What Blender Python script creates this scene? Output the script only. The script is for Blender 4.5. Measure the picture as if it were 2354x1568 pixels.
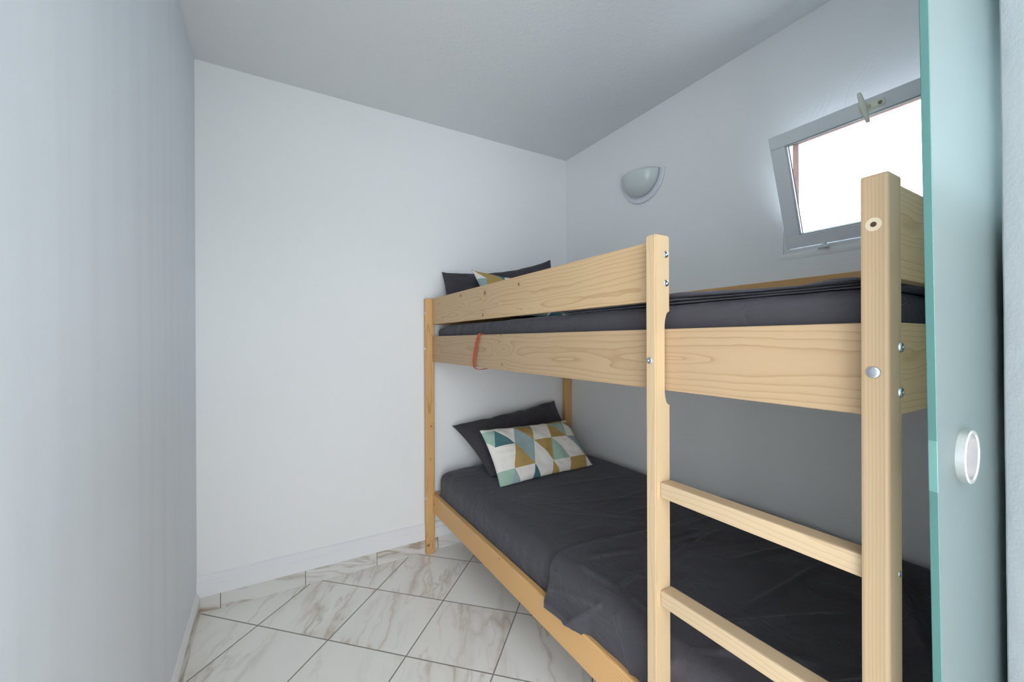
import bpy, bmesh, math, random
from mathutils import Vector, Matrix, noise

scene = bpy.context.scene
for o in list(bpy.data.objects):
    bpy.data.objects.remove(o, do_unlink=True)
COL = scene.collection
random.seed(7)

# ------------------------------------------------------------------ camera
F_PX = 947.03
YAW, PITCH, ROLL = math.radians(30.58), math.radians(-0.066), math.radians(0.226)
R = Vector((math.cos(YAW), -math.sin(YAW), 0)); F = Vector((math.sin(YAW), math.cos(YAW), 0)); U = Vector((0, 0, 1))
F2 = F * math.cos(PITCH) + U * math.sin(PITCH); U2 = -F * math.sin(PITCH) + U * math.cos(PITCH)
R3 = R * math.cos(ROLL) - U2 * math.sin(ROLL); U3 = R * math.sin(ROLL) + U2 * math.cos(ROLL)
cam_data = bpy.data.cameras.new('camera')
cam_data.sensor_width = 36.0
cam_data.sensor_fit = 'HORIZONTAL'
cam_data.lens = F_PX / 2354 * 36
cam_data.clip_start = 0.01
cam = bpy.data.objects.new('camera', cam_data)
COL.objects.link(cam)
m = Matrix((( R3.x, U3.x, -F2.x, 0), (R3.y, U3.y, -F2.y, 0), (R3.z, U3.z, -F2.z, 1.17), (0, 0, 0, 1)))
cam.matrix_world = m
scene.camera = cam

# ------------------------------------------------------------------ world, lights, exposure
world = bpy.data.worlds.new('overcast_sky'); scene.world = world
world.use_nodes = True
wn = world.node_tree.nodes; wl = world.node_tree.links
wn['Background'].inputs['Color'].default_value = (0.80, 0.91, 1.0, 1)
wn['Background'].inputs['Strength'].default_value = 7.5

def area(name, loc, rot, sx, sy, power, color, portal=False):
    l = bpy.data.lights.new(name, 'AREA'); l.shape = 'RECTANGLE'; l.size = sx; l.size_y = sy
    l.energy = power; l.color = color
    if portal: l.cycles.is_portal = True
    o = bpy.data.objects.new(name, l); o.location = loc; o.rotation_euler = rot; COL.objects.link(o)
    return o
# added fill lights in the unseen room behind the doorway; no window is built
area('fill_hall_rear', (-0.70, -1.44, 1.10), (math.radians(90), 0, 0), 1.9, 2.1, 50, (0.91, 0.96, 1.0))
area('fill_hall_end', (-1.74, -0.70, 1.10), (math.radians(90), 0, math.radians(-90)), 1.3, 2.1, 9, (0.90, 0.955, 1.0))
area('fill_hall_ceiling', (0.50, -0.70, 2.36), (0, 0, 0), 1.6, 0.9, 10, (1.0, 0.985, 0.96))  # added overhead fill, mainly for the floor; no lamp is modelled
area('portal_bedroom_window', (1.93, 0.53, 1.72), (0, math.radians(90), 0), 0.55, 0.75, 1, (1, 1, 1), portal=True)

scene.view_settings.view_transform = 'Standard'
scene.view_settings.look = 'None'
scene.view_settings.gamma = 1.0
scene.view_settings.use_curve_mapping = False
scene.view_settings.exposure = 0.38
scene.cycles.use_denoising = True
scene.cycles.max_bounces = 10
scene.cycles.diffuse_bounces = 5
scene.cycles.transmission_bounces = 8
scene.cycles.transparent_max_bounces = 12
scene.cycles.sample_clamp_indirect = 6
scene.cycles.use_adaptive_sampling = True
scene.cycles.adaptive_threshold = 0.05
scene.cycles.caustics_reflective = False
scene.cycles.caustics_refractive = True

# ------------------------------------------------------------------ room measures (metres)
XL, YF, XR, H = -0.2702, 2.2202, 1.7424, 2.3874
YW0, YW1 = 0.04, 0.157          # wall with the doorway
HX0, HX1, HY0 = -1.75, 1.9, -1.45            # room behind the doorway

# ------------------------------------------------------------------ node helpers
class NT:
    def __init__(self, name):
        self.m = bpy.data.materials.new(name); self.m.use_nodes = True
        self.t = self.m.node_tree; self.n = self.t.nodes; self.l = self.t.links
        self.b = self.n['Principled BSDF']; self.out = self.n['Material Output']
    def new(self, t, **k):
        nd = self.n.new(t)
        for a, v in k.items(): setattr(nd, a, v)
        return nd
    def put(self, sock, v):
        if isinstance(v, (int, float)): sock.default_value = v
        elif isinstance(v, (tuple, list)): sock.default_value = tuple(v) + ((1,) if len(v) == 3 and sock.type == 'RGBA' else ())
        else: self.l.new(v, sock)
    def math(self, op, a, b=0.0, c=None, clamp=False):
        nd = self.new('ShaderNodeMath', operation=op); nd.use_clamp = clamp
        self.put(nd.inputs[0], a); self.put(nd.inputs[1], b)
        if c is not None: self.put(nd.inputs[2], c)
        return nd.outputs[0]
    def vmath(self, op, a, b=(0, 0, 0)):
        nd = self.new('ShaderNodeVectorMath', operation=op)
        self.put(nd.inputs[0], a)
        if op == 'SCALE': self.put(nd.inputs[3], b)
        else: self.put(nd.inputs[1], b)
        return nd.outputs[0]
    def sep(self, v):
        nd = self.new('ShaderNodeSeparateXYZ'); self.put(nd.inputs[0], v); return nd.outputs
    def comb(self, x, y, z):
        nd = self.new('ShaderNodeCombineXYZ')
        for i, v in enumerate((x, y, z)): self.put(nd.inputs[i], v)
        return nd.outputs[0]
    def noise(self, vec, scale, detail=2.0, rough=0.5, dist=0.0):
        nd = self.new('ShaderNodeTexNoise'); self.put(nd.inputs['Vector'], vec)
        nd.inputs['Scale'].default_value = scale; nd.inputs['Detail'].default_value = detail
        nd.inputs['Roughness'].default_value = rough; nd.inputs['Distortion'].default_value = dist
        return nd.outputs['Fac']
    def ramp(self, f, stops, interp='LINEAR'):
        nd = self.new('ShaderNodeValToRGB'); self.put(nd.inputs[0], f)
        cr = nd.color_ramp; cr.interpolation = interp
        while len(cr.elements) < len(stops): cr.elements.new(1.0)
        for e, (p, c) in zip(cr.elements, stops):
            e.position = p; e.color = tuple(c) + (1,) if len(c) == 3 else c
        return nd.outputs[0]
    def mix(self, f, a, b, mode='MIX'):
        nd = self.new('ShaderNodeMix', data_type='RGBA', blend_type=mode)
        self.put(nd.inputs[0], f); self.put(nd.inputs[6], a); self.put(nd.inputs[7], b)
        return nd.outputs[2]
    def bump(self, h, strength=0.3, dist=0.01, normal=None):
        nd = self.new('ShaderNodeBump'); nd.inputs['Strength'].default_value = strength
        nd.inputs['Distance'].default_value = dist; self.put(nd.inputs['Height'], h)
        if normal is not None: self.l.new(normal, nd.inputs['Normal'])
        return nd.outputs[0]
    def attr(self, name):
        nd = self.new('ShaderNodeAttribute'); nd.attribute_name = name; return nd
    def pos(self):
        return self.new('ShaderNodeNewGeometry').outputs['Position']
    def obj(self):
        return self.new('ShaderNodeTexCoord').outputs['Object']
    def base(self, c, rough=0.5, metal=0.0, spec=None):
        self.put(self.b.inputs['Base Color'], c); self.put(self.b.inputs['Roughness'], rough)
        self.b.inputs['Metallic'].default_value = metal
        if spec is not None: self.b.inputs['Specular IOR Level'].default_value = spec
    def nrm(self, n): self.l.new(n, self.b.inputs['Normal'])

def srgb(r, g, b):
    f = lambda c: (c / 255) / 12.92 if c / 255 <= 0.04045 else ((c / 255 + 0.055) / 1.055) ** 2.4
    return (f(r), f(g), f(b))

def plain(name, col, rough=0.5, metal=0.0, spec=None, mottled=0.0):
    t = NT(name)
    if mottled:
        n = t.noise(t.obj(), 30, 3)
        c = t.mix(t.math('MULTIPLY', n, mottled), col, tuple(x * 0.6 for x in col))
        t.base(c, rough, metal, spec)
    else:
        n = t.noise(t.obj(), 60, 2)
        t.base(col, t.math('ADD', t.math('MULTIPLY', n, 0.1), rough - 0.05), metal, spec)
    return t.m

# ---- painted plaster
def plaster(name, col, bump=0.25, streak=False, ridges=0.10):
    t = NT(name); p = t.pos()
    big = t.noise(p, 1.3, 2); mid = t.noise(p, 6, 4, 0.55, 0.6)
    c = t.mix(t.math('MULTIPLY', big, 0.10), col, tuple(x * 0.80 for x in col))
    # trowel ridges
    q = t.noise(p, 3.2, 2, 0.5, 1.4)
    ridge = t.math('POWER', t.math('SUBTRACT', 1.0, t.math('MULTIPLY', t.math('ABSOLUTE', t.math('SUBTRACT', q, 0.5)), 9.0), clamp=True), 6.0)
    mask = t.math('MULTIPLY', t.math('SUBTRACT', t.noise(p, 2.1, 1), 0.55, clamp=True), 7.0, clamp=True)
    ridge = t.math('MULTIPLY', ridge, mask)
    fine = t.noise(p, 90, 3, 0.6)
    h = t.math('ADD', t.math('MULTIPLY', mid, 0.5), t.math('MULTIPLY', fine, 0.10))
    h = t.math('ADD', h, t.math('MULTIPLY', ridge, ridges))
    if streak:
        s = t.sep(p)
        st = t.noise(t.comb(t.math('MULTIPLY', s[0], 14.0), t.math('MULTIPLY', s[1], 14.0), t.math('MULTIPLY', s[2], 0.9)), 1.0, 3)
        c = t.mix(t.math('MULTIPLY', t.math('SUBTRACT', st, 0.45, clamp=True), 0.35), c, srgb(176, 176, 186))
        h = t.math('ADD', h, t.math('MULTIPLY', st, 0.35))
    # small chips and marks
    v = t.new('ShaderNodeTexVoronoi'); v.inputs['Scale'].default_value = 7.0; t.put(v.inputs['Vector'], t.vmath('MULTIPLY', p, (1, 1, 0.45)))
    chip = t.math('MULTIPLY', t.math('LESS_THAN', v.outputs['Distance'], 0.018), 0.35)
    c = t.mix(chip, c, (0.95, 0.95, 0.96))
    t.base(c, 0.55, 0, 0.25)
    t.nrm(t.bump(h, bump, 0.012))
    return t.m

M = {}
M['wall'] = plaster('white_plaster', (0.86, 0.87, 0.875), 0.50)
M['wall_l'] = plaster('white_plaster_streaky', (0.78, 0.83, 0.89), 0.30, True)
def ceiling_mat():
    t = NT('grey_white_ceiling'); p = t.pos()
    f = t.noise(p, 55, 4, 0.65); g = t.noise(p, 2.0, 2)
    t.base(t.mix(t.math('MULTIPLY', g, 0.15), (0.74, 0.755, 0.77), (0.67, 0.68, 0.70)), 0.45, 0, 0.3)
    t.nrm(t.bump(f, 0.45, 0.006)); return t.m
M['ceiling'] = ceiling_mat()
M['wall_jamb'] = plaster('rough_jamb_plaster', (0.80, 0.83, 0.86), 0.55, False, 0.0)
M['trim'] = plaster('glossy_white_trim', (0.84, 0.84, 0.86), 0.12)

# ---- marble tiles
TT, T0X, T0Y = 0.3382, 0.4346, 1.5173
def marble_nodes(t, uvw, cellid, ang=62, strong=1.0, m0=0.42):
    """uvw in metres, cellid = vector that changes per tile"""
    wn_ = t.new('ShaderNodeTexWhiteNoise', noise_dimensions='3D'); t.put(wn_.inputs['Vector'], cellid)
    off = t.vmath('SCALE', wn_.outputs['Color'], 5.0)
    mp = t.new('ShaderNodeMapping'); mp.inputs['Rotation'].default_value = (0, 0, -math.radians(ang))
    t.put(mp.inputs['Vector'], uvw)
    q = t.vmath('ADD', t.vmath('MULTIPLY', mp.outputs[0], (0.26, 1.15, 1)), off)
    warp = t.new('ShaderNodeTexNoise'); t.put(warp.inputs['Vector'], t.vmath('MULTIPLY', mp.outputs[0], (1, 1.6, 1))); warp.inputs['Scale'].default_value = 9; warp.inputs['Detail'].default_value = 4
    q = t.vmath('ADD', q, t.vmath('SCALE', t.vmath('SUBTRACT', warp.outputs['Color'], (0.5, 0.5, 0.5)), 0.055))
    def vein(scale, sharp, width, seed):
        n = t.noise(t.vmath('ADD', q, (seed, seed, 0)), scale, 3, 0.55)
        a = t.math('ABSOLUTE', t.math('SUBTRACT', n, 0.5))
        return t.math('POWER', t.math('SUBTRACT', 1.0, t.math('MULTIPLY', a, width), clamp=True), sharp)
    v1 = vein(3.2, 3, 22, 0.0); v2 = vein(6.5, 2.5, 26, 3.7)
    msk = t.math('MULTIPLY', t.math('SUBTRACT', t.noise(q, 3.1, 2), m0, clamp=True), 4.5, clamp=True)
    cloud = t.noise(q, 4.0, 3)
    base = t.mix(cloud, (0.94, 0.93, 0.885), (0.88, 0.87, 0.83))
    halo = t.math('MULTIPLY', t.math('MULTIPLY', vein(3.2, 2, 7, 0.0), msk), 0.35)
    c = t.mix(halo, base, srgb(214, 200, 180))
    c = t.mix(t.math('MULTIPLY', t.math('MULTIPLY', v1, msk), 0.55 * strong, clamp=True), c, srgb(172, 150, 126))
    c = t.mix(t.math('MULTIPLY', t.math('MULTIPLY', v2, msk), 0.45 * strong, clamp=True), c, srgb(178, 160, 140))
    return c
def floor_mat():
    t = NT('marble_floor_tiles'); s = t.sep(t.pos()); k = math.sqrt(0.5) / TT
    dx = t.math('SUBTRACT', s[0], T0X); dy = t.math('SUBTRACT', s[1], T0Y)
    u = t.math('MULTIPLY', t.math('SUBTRACT', dx, dy), k); v = t.math('MULTIPLY', t.math('ADD', dx, dy), k)
    fu = t.math('FRACT', t.math('ADD', u, 100.0)); fv = t.math('FRACT', t.math('ADD', v, 100.0))
    eu = t.math('MINIMUM', fu, t.math('SUBTRACT', 1.0, fu)); ev = t.math('MINIMUM', fv, t.math('SUBTRACT', 1.0, fv))
    e = t.math('MINIMUM', eu, ev)
    e = t.math('ADD', e, t.math('MULTIPLY', t.math('SUBTRACT', t.noise(t.pos(), 60, 2), 0.5), 0.0015))
    grout = t.math('LESS_THAN', e, 0.0076)
    cell = t.comb(t.math('FLOOR', t.math('ADD', u, 100.0)), t.math('FLOOR', t.math('ADD', v, 100.0)), 0.0)
    c = marble_nodes(t, t.pos(), cell)
    gc = t.mix(t.noise(t.pos(), 14, 3), srgb(128, 125, 119), srgb(168, 165, 159))
    t.base(t.mix(grout, c, gc), t.math('ADD', 0.34, t.math('MULTIPLY', grout, 0.5)), 0, 0.4)
    lip = t.math('SUBTRACT', 1.0, t.math('MULTIPLY', t.math('SUBTRACT', e, 0.004), 200.0, clamp=True))
    t.nrm(t.bump(t.math('SUBTRACT', 1.0, lip), 0.5, 0.002)); return t.m
M['floor'] = floor_mat()
def skirt_mat():
    t = NT('marble_skirting_tiles'); s = t.sep(t.pos())
    run = t.math('ADD', s[0], s[1])     # along x on the far wall, along y on the left wall
    k = t.math('MULTIPLY', t.math('ADD', run, -YF + 0.012 - 0.148 + 33.4), 1 / 0.334)
    f = t.math('FRACT', k); e = t.math('MINIMUM', f, t.math('SUBTRACT', 1.0, f))
    joint = t.math('LESS_THAN', e, 0.004)
    c = marble_nodes(t, t.comb(t.math('MULTIPLY', run, 0.8), t.math('MULTIPLY', s[2], 1.6), 0.0), t.comb(t.math('FLOOR', k), 3.0, 1.0), -28, 1.5, 0.30)
    c = t.mix(1.0, c, (0.80, 0.80, 0.82, 1), 'MULTIPLY')
    t.base(t.mix(joint, c, srgb(95, 88, 78)), 0.35, 0, 0.4); return t.m
M['skirt'] = skirt_mat()

# ---- pine
def pine(name, light, dark, w0=0.0, t0=-0.05, sp=0.0085, drift=0.03, bumps=(), knots=(), contrast=0.62, seed=0.0):
    t = NT(name); a = t.attr('grain').outputs['Vector']; s = t.sep(a)
    L, W, T = s[0], s[1], s[2]
    lo = t.comb(t.math('MULTIPLY', t.math('ADD', L, seed), 1.6), t.math('MULTIPLY', W, 5.0), t.math('MULTIPLY', T, 5.0))
    n1 = t.math('SUBTRACT', t.noise(lo, 1.0, 2), 0.5); n2 = t.math('SUBTRACT', t.noise(t.vmath('ADD', lo, (9, 4, 1)), 1.7, 2), 0.5)
    w = t.math('ADD', t.math('SUBTRACT', W, w0), t.math('MULTIPLY', n1, drift))
    d = t.math('ADD', t.math('SUBTRACT', T, t0), t.math('MULTIPLY', n2, drift))
    g = t.math('SQRT', t.math('ADD', t.math('MULTIPLY', w, w), t.math('MULTIPLY', d, d)))
    g = t.math('MULTIPLY', g, 1 / sp)
    def gauss(l, ww, al, aw):
        dl = t.math('MULTIPLY', t.math('SUBTRACT', L, l), 1 / al); dw = t.math('MULTIPLY', t.math('SUBTRACT', W, ww), 1 / aw)
        return t.math('EXPONENT', t.math('MULTIPLY', t.math('ADD', t.math('MULTIPLY', dl, dl), t.math('MULTIPLY', dw, dw)), -1.0))
    for (l, ww, al, aw, amp) in bumps:
        g = t.math('ADD', g, t.math('MULTIPLY', gauss(l, ww, al, aw), amp))
    for (l, ww, r) in knots:
        g = t.math('ADD', g, t.math('MULTIPLY', gauss(l, ww, r * 4.5, r * 3), 1.6))
    fib = t.noise(t.comb(t.math('MULTIPLY', L, 6.0), t.math('MULTIPLY', W, 420.0), t.math('MULTIPLY', T, 420.0)), 1.0, 2)
    wob = t.noise(t.comb(t.math('MULTIPLY', L, 22.0), t.math('MULTIPLY', W, 60.0), t.math('MULTIPLY', T, 60.0)), 1.0, 2)
    g = t.math('ADD', g, t.math('MULTIPLY', wob, 0.28))
    fr = t.math('FRACT', t.math('ADD', g, 50.0))
    late = t.math('POWER', fr, 8.0)
    edge = t.math('SUBTRACT', 1.0, t.math('MULTIPLY', t.math('SUBTRACT', fr, 0.93, clamp=True), 14.0), clamp=True)
    late = t.math('MULTIPLY', late, edge)
    late = t.math('ADD', late, t.math('MULTIPLY', fr, 0.12))
    str_ = t.math('ADD', 0.55, t.math('MULTIPLY', t.noise(lo, 3.0, 2), 0.7))
    f = t.math('MULTIPLY', t.math('MULTIPLY', late, str_), contrast * 1.6, clamp=True)
    c = t.mix(f, light, dark)
    c = t.mix(t.math('MULTIPLY', fib, 0.14), c, dark)
    broad = t.noise(lo, 0.9, 2)
    c = t.mix(t.math('MULTIPLY', broad, 0.22), c, tuple(x * y for x, y in zip(light, (0.88, 0.80, 0.70))))
    for (l, ww, r) in knots:
        halo = gauss(l, ww, r * 1.9, r * 1.9); core = gauss(l, ww, r * 0.95, r * 1.1)
        c = t.mix(t.math('MULTIPLY', halo, 0.45), c, dark)
        c = t.mix(t.math('GREATER_THAN', core, 0.36), c, srgb(112, 74, 46))
        c = t.mix(t.math('GREATER_THAN', core, 0.88), c, srgb(165, 120, 82))
    t.base(c, t.math('ADD', 0.42, t.math('MULTIPLY', fib, 0.12)), 0, 0.35)
    t.nrm(t.bump(t.math('ADD', t.math('MULTIPLY', fib, 0.4), late), 0.06, 0.001))
    return t.m
LT, DK = srgb(206, 177, 138), srgb(167, 130, 86)
LT2, DK2 = srgb(203, 180, 149), srgb(170, 140, 104)
LO, DO = srgb(220, 176, 120), srgb(174, 121, 70)
M['pine_post'] = pine('pine_post', srgb(184, 159, 128), srgb(149, 121, 88), w0=0.16, t0=0.01, sp=0.0042, drift=0.004, seed=1.3, contrast=0.5, knots=((0.985, 0.045, 0.0022),))
M['pine_ladder'] = pine('pine_ladder', srgb(206, 181, 146), srgb(174, 142, 102), w0=-0.10, t0=-0.02, sp=0.0048, drift=0.022, seed=4.1, contrast=0.42)
M['pine_far'] = pine('pine_far_post', LO, DO, w0=0.02, t0=0.045, sp=0.0075, drift=0.030, seed=6.1, contrast=0.6, knots=((0.05, 0.010, 0.006), (0.70, 0.03, 0.0035), (0.52, 0.024, 0.002), (1.20, 0.035, 0.002)))
M['pine_back'] = pine('pine_back_post', LO, DO, w0=0.12, t0=0.02, sp=0.006, drift=0.02, seed=2.2, contrast=0.5, knots=((0.985, 0.012, 0.0035),))
M['pine_rung'] = pine('pine_rung', LT2, DK2, w0=-0.05, t0=0.05, sp=0.0065, drift=0.022, seed=8.8, contrast=0.55)
# guard rail: l runs along y (bed), w is height above the lower edge
M['pine_guard'] = pine('pine_guard_board', LT, DK, w0=0.035, t0=-0.03, sp=0.0105, drift=0.045, seed=3.0, contrast=0.62,
    bumps=((0.98, 0.065, 0.14, 0.02, 3.0), (1.65, 0.072, 0.13, 0.016, 2.4), (0.40, 0.06, 0.3, 0.02, 1.6)),
    knots=((0.88, 0.108, 0.0075), (1.13, 0.121, 0.0058), (0.61, 0.112, 0.005), (1.42, 0.105, 0.0035), (1.36, 0.030, 0.004), (1.78, 0.075, 0.003), (0.90, 0.017, 0.0055), (1.98, 0.09, 0.004), (1.57, 0.065, 0.002), (0.78, 0.055, 0.002)))
M['pine_side'] = pine('pine_side_board', srgb(188, 161, 128), srgb(152, 120, 82), w0=0.075, t0=-0.045, sp=0.0105, drift=0.030, seed=11.0, contrast=0.6,
    bumps=((1.12, 0.082, 0.075, 0.022, 3.6), (0.36, 0.074, 0.12, 0.012, 2.2), (1.88, 0.07, 0.10, 0.014, 2.0), (0.75, 0.06, 0.25, 0.015, 1.2)),
    knots=((1.13, 0.022, 0.004), (1.14, 0.139, 0.004)))
M['pine_side_back'] = pine('pine_side_board_back', LO, DO, w0=0.05, t0=-0.045, sp=0.0082, drift=0.030, seed=15.0, contrast=0.4)
M['pine_low'] = pine('pine_low_board', LO, DO, w0=0.13, t0=-0.05, sp=0.0055, drift=0.055, seed=5.5, contrast=0.62, knots=((1.90, 0.05, 0.0045), (1.16, 0.09, 0.003)))
M['pine_foot'] = pine('pine_foot_board', LT, DK, w0=0.05, t0=-0.03, sp=0.0078, drift=0.04, seed=17.0, contrast=0.62, bumps=((0.05, 0.075, 0.12, 0.02, 2.6),))
M['pine_slat'] = pine('pine_slat', LO, DO, seed=21.0, contrast=0.4)

# ---- fabrics
def fabric(name, col, sheen=0.25, wr=0.5, scale=6.0):
    t = NT(name); p = t.obj()
    wv = t.noise(p, 700, 2); n = t.noise(p, scale, 5, 0.6, 0.8)
    q = t.noise(t.vmath('MULTIPLY', p, (1, 0.35, 1)), scale * 1.7, 3, 0.55, 1.0)
    ridge = t.math('POWER', t.math('SUBTRACT', 1.0, t.math('MULTIPLY', t.math('ABSOLUTE', t.math('SUBTRACT', q, 0.5)), 14.0), clamp=True), 2.0)
    c = t.mix(t.math('MULTIPLY', n, 0.35), col, tuple(x * 0.75 for x in col))
    t.base(c, 0.8, 0, 0.25)
    t.b.inputs['Sheen Weight'].default_value = sheen; t.b.inputs['Sheen Roughness'].default_value = 0.45
    t.b.inputs['Sheen Tint'].default_value = (0.8, 0.85, 1.0, 1)
    h = t.math('ADD', t.math('MULTIPLY', n, wr), t.math('ADD', t.math('MULTIPLY', ridge, 0.10 * wr), t.math('MULTIPLY', wv, 0.012)))
    t.nrm(t.bump(h, 0.8, 0.03)); return t.m
M['sheet'] = fabric('charcoal_cotton', (0.064, 0.060, 0.069), 0.16, 0.45, 5.0)
M['pillowcase'] = fabric('charcoal_pillowcase', (0.054, 0.050, 0.058), 0.14, 0.5, 9.0)

WH, GO, SL, SA, TE = srgb(236, 231, 224), srgb(178, 148, 84), srgb(150, 172, 172), srgb(160, 190, 174), srgb(62, 112, 120)
def triangles(name):
    """rows A..D from the top, columns 0..6, each cell (upper-right, lower-left)"""
    rows = [
        [(WH, WH), (SL, WH), (SA, SA), (TE, WH), (GO, GO), (WH, WH), (GO, WH)],
        [(SA, WH), (WH, TE), (GO, SL), (WH, WH), (SA, GO), (GO, WH), (TE, GO)],
        [(WH, GO), (WH, WH), (SL, GO), (GO, WH), (WH, SA), (SL, WH), (GO, GO)],
        [(SA, SA), (SA, SA), (WH, SL), (WH, TE), (WH, GO), (GO, GO), (TE, WH)]]
    t = NT(name); uv = t.sep(t.new('ShaderNodeTexCoord').outputs['UV'])
    cu, cv = uv[0], uv[1]       # the map itself counts in cells
    fu, fv = t.math('FRACT', cu), t.math('FRACT', cv)
    iu = t.math('MODULO', t.math('FLOOR', cu), 7.0); iv = t.math('MODULO', t.math('FLOOR', cv), 4.0)
    low = t.math('GREATER_THAN', fv, fu)            # below the falling diagonal
    half = t.math('MODULO', iv, 2.0)
    k = t.math('ADD', t.math('ADD', t.math('MULTIPLY', half, 14.0), t.math('MULTIPLY', iu, 2.0)), low)
    kk = t.math('DIVIDE', t.math('ADD', k, 0.5), 28.0)
    cols = []
    for r0 in (0, 2):
        st = []; i = 0
        for r in (r0, r0 + 1):
            for cell in rows[r]:
                for cc in cell: st.append((i / 28.0, cc)); i += 1
        cols.append(t.ramp(kk, st, 'CONSTANT'))
    c = t.mix(t.math('GREATER_THAN', iv, 1.5), cols[0], cols[1])
    p = t.obj(); wv = t.noise(p, 500, 2)
    c = t.mix(t.math('MULTIPLY', wv, 0.18), c, (0.35, 0.33, 0.30))
    t.base(c, 0.85, 0, 0.2)
    h = t.math('ADD', t.math('MULTIPLY', t.noise(t.vmath('MULTIPLY', p, (1.6, 1, 0.5)), 13, 4, 0.6, 0.8), 0.4), t.math('MULTIPLY', wv, 0.02))
    t.nrm(t.bump(h, 0.5, 0.012)); return t.m
M['triangles'] = triangles('triangle_print_cotton')

M['steel'] = plain('zinc_bolt', (0.62, 0.66, 0.70), 0.28, 1.0)
M['brushed'] = plain('satin_steel', (0.80, 0.79, 0.77), 0.30, 1.0)
M['cup'] = plain('grey_cup', (0.30, 0.29, 0.32), 0.5)
M['screw'] = plain('tarnished_screw', (0.22, 0.20, 0.16), 0.4, 1.0)
M['hole'] = plain('dark_bore', srgb(70, 50, 34), 0.9)
M['washer'] = plain('pale_bare_wood', srgb(206, 190, 164), 0.8)
M['strap'] = plain('orange_webbing', srgb(196, 84, 52), 0.75, mottled=0.4)
M['thread'] = plain('purple_thread', srgb(90, 70, 110), 0.8)
M['lamp_plate'] = plain('lamp_white_plate', (0.74, 0.76, 0.82), 0.35)
M['lamp_shade'] = plain('lamp_glass_shade', (0.62, 0.67, 0.67), 0.30)
M['sash'] = plain('painted_metal_sash', (0.80, 0.83, 0.87), 0.35)
M['bead'] = plain('glazing_bead', (0.66, 0.70, 0.72), 0.25)
M['gasket'] = plain('dark_gasket', (0.06, 0.05, 0.06), 0.6)
M['ivory'] = plain('ivory_plastic', srgb(235, 234, 218), 0.4)
M['white_metal'] = plain('white_painted_metal', (0.75, 0.77, 0.78), 0.4)
def brick_mat():
    t = NT('pink_brick_reveal'); n = t.noise(t.pos(), 25, 4)
    t.base(t.mix(n, srgb(96, 58, 48), srgb(66, 36, 30)), 0.9); t.nrm(t.bump(n, 0.4, 0.01)); return t.m
M['brick'] = brick_mat()
def pane_mat():
    t = NT('clear_window_glass'); fr = t.new('ShaderNodeFresnel'); fr.inputs['IOR'].default_value = 1.45
    tr = t.new('ShaderNodeBsdfTransparent'); gl = t.new('ShaderNodeBsdfGlossy'); gl.inputs['Roughness'].default_value = 0.03
    n = t.noise(t.pos(), 3, 1); t.put(tr.inputs['Color'], t.mix(n, (0.97, 0.99, 0.98), (0.94, 0.97, 0.96)))
    mx = t.new('ShaderNodeMixShader'); t.put(mx.inputs[0], fr.outputs[0]); t.put(mx.inputs[1], tr.outputs[0]); t.put(mx.inputs[2], gl.outputs[0])
    t.l.new(mx.outputs[0], t.out.inputs['Surface']); return t.m
M['pane'] = pane_mat()
def frosted():
    t = NT('frosted_green_glass')
    n = t.noise(t.pos(), 9, 2)
    t.base(t.mix(n, (0.43, 0.54, 0.54), (0.40, 0.51, 0.515)), 0.52, 0, 0.5)
    t.b.inputs['Transmission Weight'].default_value = 0.80
    t.b.inputs['IOR'].default_value = 1.45
    return t.m
M['frosted'] = frosted()
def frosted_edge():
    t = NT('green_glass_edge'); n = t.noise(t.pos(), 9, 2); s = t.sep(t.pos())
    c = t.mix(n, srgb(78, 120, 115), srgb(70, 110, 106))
    # lighter band painted on the edge, standing for the refracted view of the bore
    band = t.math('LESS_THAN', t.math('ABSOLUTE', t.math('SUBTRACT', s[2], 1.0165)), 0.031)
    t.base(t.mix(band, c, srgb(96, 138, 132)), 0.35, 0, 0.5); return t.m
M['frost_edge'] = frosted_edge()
M['edge_light'] = plain('painted_bore_view', srgb(160, 214, 204), 0.4)  # unused tint for the bore view painted on the edge

# ------------------------------------------------------------------ object helpers
def link(name, mesh, mats, parent=None, loc=None, smooth=False):
    o = bpy.data.objects.new(name, mesh); COL.objects.link(o)
    for mm in (mats if isinstance(mats, (list, tuple)) else [mats]): mesh.materials.append(mm)
    if parent is not None: o.parent = parent
    if loc is not None: o.location = loc
    if smooth:
        for p in mesh.polygons: p.use_smooth = True
    return o
def from_bm(name, bm, mats, parent=None, smooth=False, loc=None):
    me = bpy.data.meshes.new(name); bmesh.ops.recalc_face_normals(bm, faces=bm.faces[:]) ; bm.to_mesh(me); bm.free()
    return link(name, me, mats, parent, loc, smooth)
def tag(o, label=None, cat=None, group=None, kind=None):
    if label: o['label'] = label
    if cat: o['category'] = cat
    if group: o['group'] = group
    if kind: o['kind'] = kind
    return o
def structure(o): o['kind'] = 'structure'; return o
def empty(name, loc, label, cat):
    o = bpy.data.objects.new(name, None); o.location = loc; o.empty_display_size = 0.1; COL.objects.link(o)
    return tag(o, label, cat)
def add_box(bm, x0, x1, y0, y1, z0, z1):
    vs = [bm.verts.new((x, y, z)) for x in (x0, x1) for y in (y0, y1) for z in (z0, z1)]
    f = [(0, 1, 3, 2), (4, 6, 7, 5), (0, 4, 5, 1), (2, 3, 7, 6), (0, 2, 6, 4), (1, 5, 7, 3)]
    return [bm.faces.new([vs[i] for i in q]) for q in f]
def box(name, x0, x1, y0, y1, z0, z1, mat, parent=None, bevel=0.0, seg=2):
    bm = bmesh.new(); add_box(bm, x0, x1, y0, y1, z0, z1)
    if bevel: bmesh.ops.bevel(bm, geom=bm.edges[:], offset=bevel, segments=seg, affect='EDGES', profile=0.6)
    return from_bm(name, bm, mat, parent)
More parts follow.
